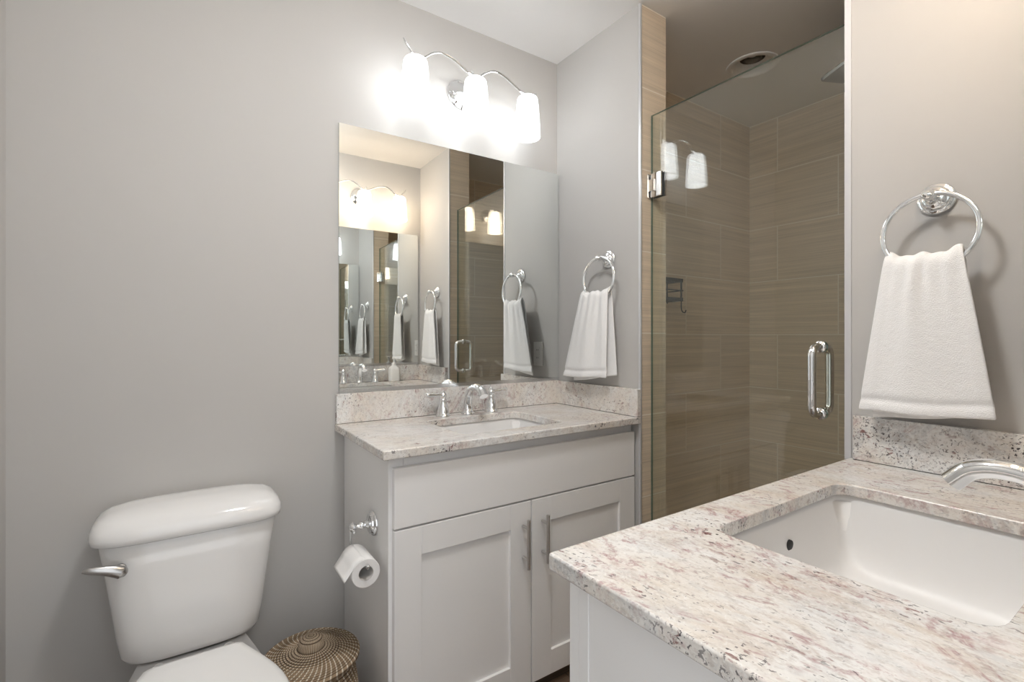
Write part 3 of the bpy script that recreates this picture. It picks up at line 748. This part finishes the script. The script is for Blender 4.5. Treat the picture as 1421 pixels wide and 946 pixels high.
tube(bm, pts, resample_r([.0045, .0092, .0080, .0060, .0046, .0026], len(pts)), 18, flat=1.7)
tag(build('flush_lever', bm, M['lever_metal'], toi), 'satin metal flush lever')
def outline(z, g, yb_=-.308, yf=-.765, hw=.178, nb=.108):
    """seat outline: narrow straight back, wide round front"""
    hw -= g; nb -= g; yb_ -= g; yf += g; cyy = -.555; half = []
    half += [(0, yb_), (nb*.5, yb_), (nb*.86, yb_-.002), (nb*.98, yb_-.010)]
    for k in range(1, 9):
        t = k/8; half.append((nb+(hw-nb)*math.sin(t*PI/2)**1.15, yb_-.012+(cyy-yb_+.012)*t))
    for k in range(1, 17):
        a = PI/2*k/16; half.append((hw*math.cos(a), cyy+(yf-cyy)*math.sin(a)))
    pts = [Vector((tx+x, y, z)) for x, y in half] + [Vector((tx-x, y, z)) for x, y in half[-2:0:-1]]
    return pts
bm = bmesh.new(); rings = []
for z, hx, yb_, yf, nb in ((0, .105, -.10, -.66, .10), (.02, .108, -.09, -.665, .10), (.06, .098, -.09, -.64, .092), (.14, .095, -.08, -.62, .085), (.22, .104, -.06, -.65, .09), (.275, .124, -.04, -.70, .096), (.308, .158, -.03, -.748, .100), (.320, .175, -.03, -.752, .100)):
    rings.append(outline(z, 0, yb_, yf, hx, nb))
loft(bm, rings)
build('bowl', bm, M['porcelain'], toi, auto=False)
bm = bmesh.new(); loft(bm, [outline(.3205, 0, -.26, -.752, .175, .100), outline(.346, 0, -.26, -.752, .175, .1), outline(.349, .006, -.26, -.752, .175, .1)])
build('rim', bm, M['porcelain'], toi, auto=False)
bm = bmesh.new(); loft(bm, [outline(.351, .006), outline(.353, .001), outline(.364, .001), outline(.367, .005)])
build('seat', bm, M['seat_plastic'], toi, auto=False)
bm = bmesh.new(); loft(bm, [outline(.369, .006), outline(.371, .001), outline(.379, 0), outline(.384, .004), outline(.3875, .016), outline(.389, .05), outline(.3895, .09)])
build('seat_lid', bm, M['seat_plastic'], toi, auto=False)
for s_ in (-1, 1):
    bm = bmesh.new(); lathe(bm, (tx+s_*.075, -.280, .3495), (0, 0, 1), [(0, .015), (.012, .015), (.016, .011)], 20); build('hinge_cap', bm, M['lever_metal'], toi)
    bm = bmesh.new(); lathe(bm, (tx+s_*.085, -.12, .29), (0, 0, 1), [(0, .008), (.0315, .008)], 12); tag(build('tank_bolt', bm, M['lever_metal'], toi), 'metal tank bolt')

# ------------------------------------------------------------------ toilet paper holder and roll
hx0, hy0, hz0 = cabx0, -.326, .620
tp = empty('toilet_paper_holder', (hx0, hy0, hz0), 'chrome toilet paper holder on the side of the back vanity cabinet', 'toilet paper holder')
bm = bmesh.new(); lathe(bm, (hx0-.0005, hy0, hz0), (-1, 0, 0), [(0, .037), (.004, .037), (.008, .034), (.010, .029), (.014, .0275), (.017, .020), (.019, .012), (.026, .008)], 32); build('wall_plate', bm, M['chrome'], tp)
bm = bmesh.new(); lathe(bm, (hx0-.022, hy0, hz0), (-1, 0, 0), [(0, .008), (.006, .0075), (.010, .010), (.015, .0115), (.020, .009), (.024, .0065), (.030, .0065), (.033, .010), (.040, .0135), (.047, .011), (.052, .005)], 24)
sphere(bm, (hx0-.060, hy0-.003, hz0-.014), .0055, 12); build('post', bm, M['chrome'], tp)
px = hx0-.058; zr_ = .545
bm = bmesh.new(); tube(bm, catmull([(px, hy0, hz0), (px-.003, hy0+.026, hz0-.004), (px-.001, hy0+.034, hz0-.030), (px, hy0+.034, zr_+.018), (px, hy0+.026, zr_+.003), (px, hy0+.008, zr_), (px, hy0-.05, zr_), (px, hy0-.105, zr_), (px, hy0-.122, zr_+.003), (px, hy0-.126, zr_+.009)], 6), .0036, 12)
sphere(bm, (px, hy0-.126, zr_+.010), .0048, 12); build('pivot_rod', bm, M['chrome'], tp)
rx, rz, ry0, ry1, RR, rc = px, zr_-.0155, hy0-.110, hy0+.006, .0385, .0195
roll = empty('toilet_paper_roll', (rx, (ry0+ry1)/2, rz), 'half-used white toilet paper roll hanging on the chrome holder', 'toilet paper')
bm = bmesh.new(); lathe(bm, (rx, ry0, rz), (0, 1, 0), [(0, rc+.001), (0, RR-.001), (.001, RR), (ry1-ry0-.001, RR), (ry1-ry0, RR-.001), (ry1-ry0, rc+.001)], 48, False, False)
build('paper', bm, M['paper'], roll)
bm = bmesh.new(); lathe(bm, (rx, ry0+.0005, rz), (0, 1, 0), [(0, rc+.001), (0, rc), (ry1-ry0-.001, rc), (ry1-ry0-.001, rc+.001)], 32, False, False)
tag(build('cardboard_core', bm, M['card'], roll), 'pale grey cardboard core')
bm = bmesh.new(); G = []
for k in range(15):
    t = k/14
    if t < .55: a = math.radians(95+t/.55*62); p = (rx+math.cos(a)*(RR+.0012), rz+math.sin(a)*(RR+.0012))
    else:
        a = math.radians(157); q = (rx+math.cos(a)*(RR+.0012), rz+math.sin(a)*(RR+.0012)); u = (t-.55)/.45*.034
        p = (q[0]-u*.62, q[1]-u*.80)
    G.append([bm.verts.new((p[0], ry0+.001+(ry1-ry0-.002)*j/4, p[1])) for j in range(5)])
for i in range(14):
    for j in range(4): bm.faces.new((G[i][j], G[i][j+1], G[i+1][j+1], G[i+1][j]))
tag(build('loose_sheet', bm, M['paper'], roll, solid=.0008), 'loose end of the paper')

# ------------------------------------------------------------------ lidded basket
bx, by, bz = -1.141, -.308, .275
bk = empty('woven_basket', (bx, by, 0), 'round lidded seagrass basket on the floor between toilet and vanity', 'basket')
bm = bmesh.new(); prof = []
n = 26
for k in range(n+1):
    for q in range(4):
        t = (k+q/4)/(n+1); z = .002+t*.263; r = .108+.020*math.sin(PI*(.15+.80*t)); prof.append((z, r+.0022*abs(math.sin(PI*(q/4)))))
prof += [(.266, .116), (.262, .108)]
lathe(bm, (bx, by, 0), (0, 0, 1), [(0.001, .02)]+prof, 64, True, False); build('basket_body', bm, M['weave_side'], bk, auto=False)
bm = bmesh.new(); prof = [(.268, .060), (.268, .1275), (.271, .1305), (.276, .1310), (.281, .1290)]
nc = 14
for k in range(nc):
    for q in range(4):
        t = (k+q/4)/nc; r = .127-t*.094; prof.append((.282+.022*t**1.2+.0020*math.sin(PI*q/4), r))
prof += [(.306, .030)]
lathe(bm, (bx, by, 0), (0, 0, 1), prof, 64, True, True); ld = build('basket_lid', bm, M['weave_lid'], bk, auto=False)
bm = bmesh.new(); lathe(bm, (bx, by, 0), (0, 0, 1), [(.303, .036), (.308, .0345), (.313, .0350), (.318, .0330), (.323, .0325), (.328, .0290), (.332, .0240), (.335, .016), (.336, .004)], 40)
build('knob', bm, M['weave_lid'], ld, auto=False)

# ------------------------------------------------------------------ soap dispenser on the near countertop
sx_, sy_ = -.228, -1.625
so = empty('soap_dispenser', (sx_, sy_, ZC2), 'white pump soap dispenser beside the foreground faucet, seen in the mirror', 'soap dispenser')
bm = bmesh.new(); loft(bm, [rrect(sx_, sy_, hx, hy, r, z, 5) for z, hx, hy, r in ((ZC2+.0005, .030, .026, .010), (ZC2+.004, .034, .030, .012), (ZC2+.088, .034, .030, .012), (ZC2+.100, .030, .027, .014), (ZC2+.108, .018, .018, .014), (ZC2+.118, .014, .014, .0135))])
build('bottle', bm, M['soap_plastic'], so)
bm = bmesh.new(); lathe(bm, (sx_, sy_, ZC2+.117), (0, 0, 1), [(0, .016), (.014, .016), (.016, .009), (.022, .005), (.045, .005), (.046, .011), (.054, .011), (.056, .006)], 24)
tube(bm, [(sx_, sy_, ZC2+.167), (sx_+.012, sy_+.028, ZC2+.167), (sx_+.016, sy_+.038, ZC2+.161)], [.006, .005, .0035], 10); build('pump', bm, M['soap_plastic'], so)
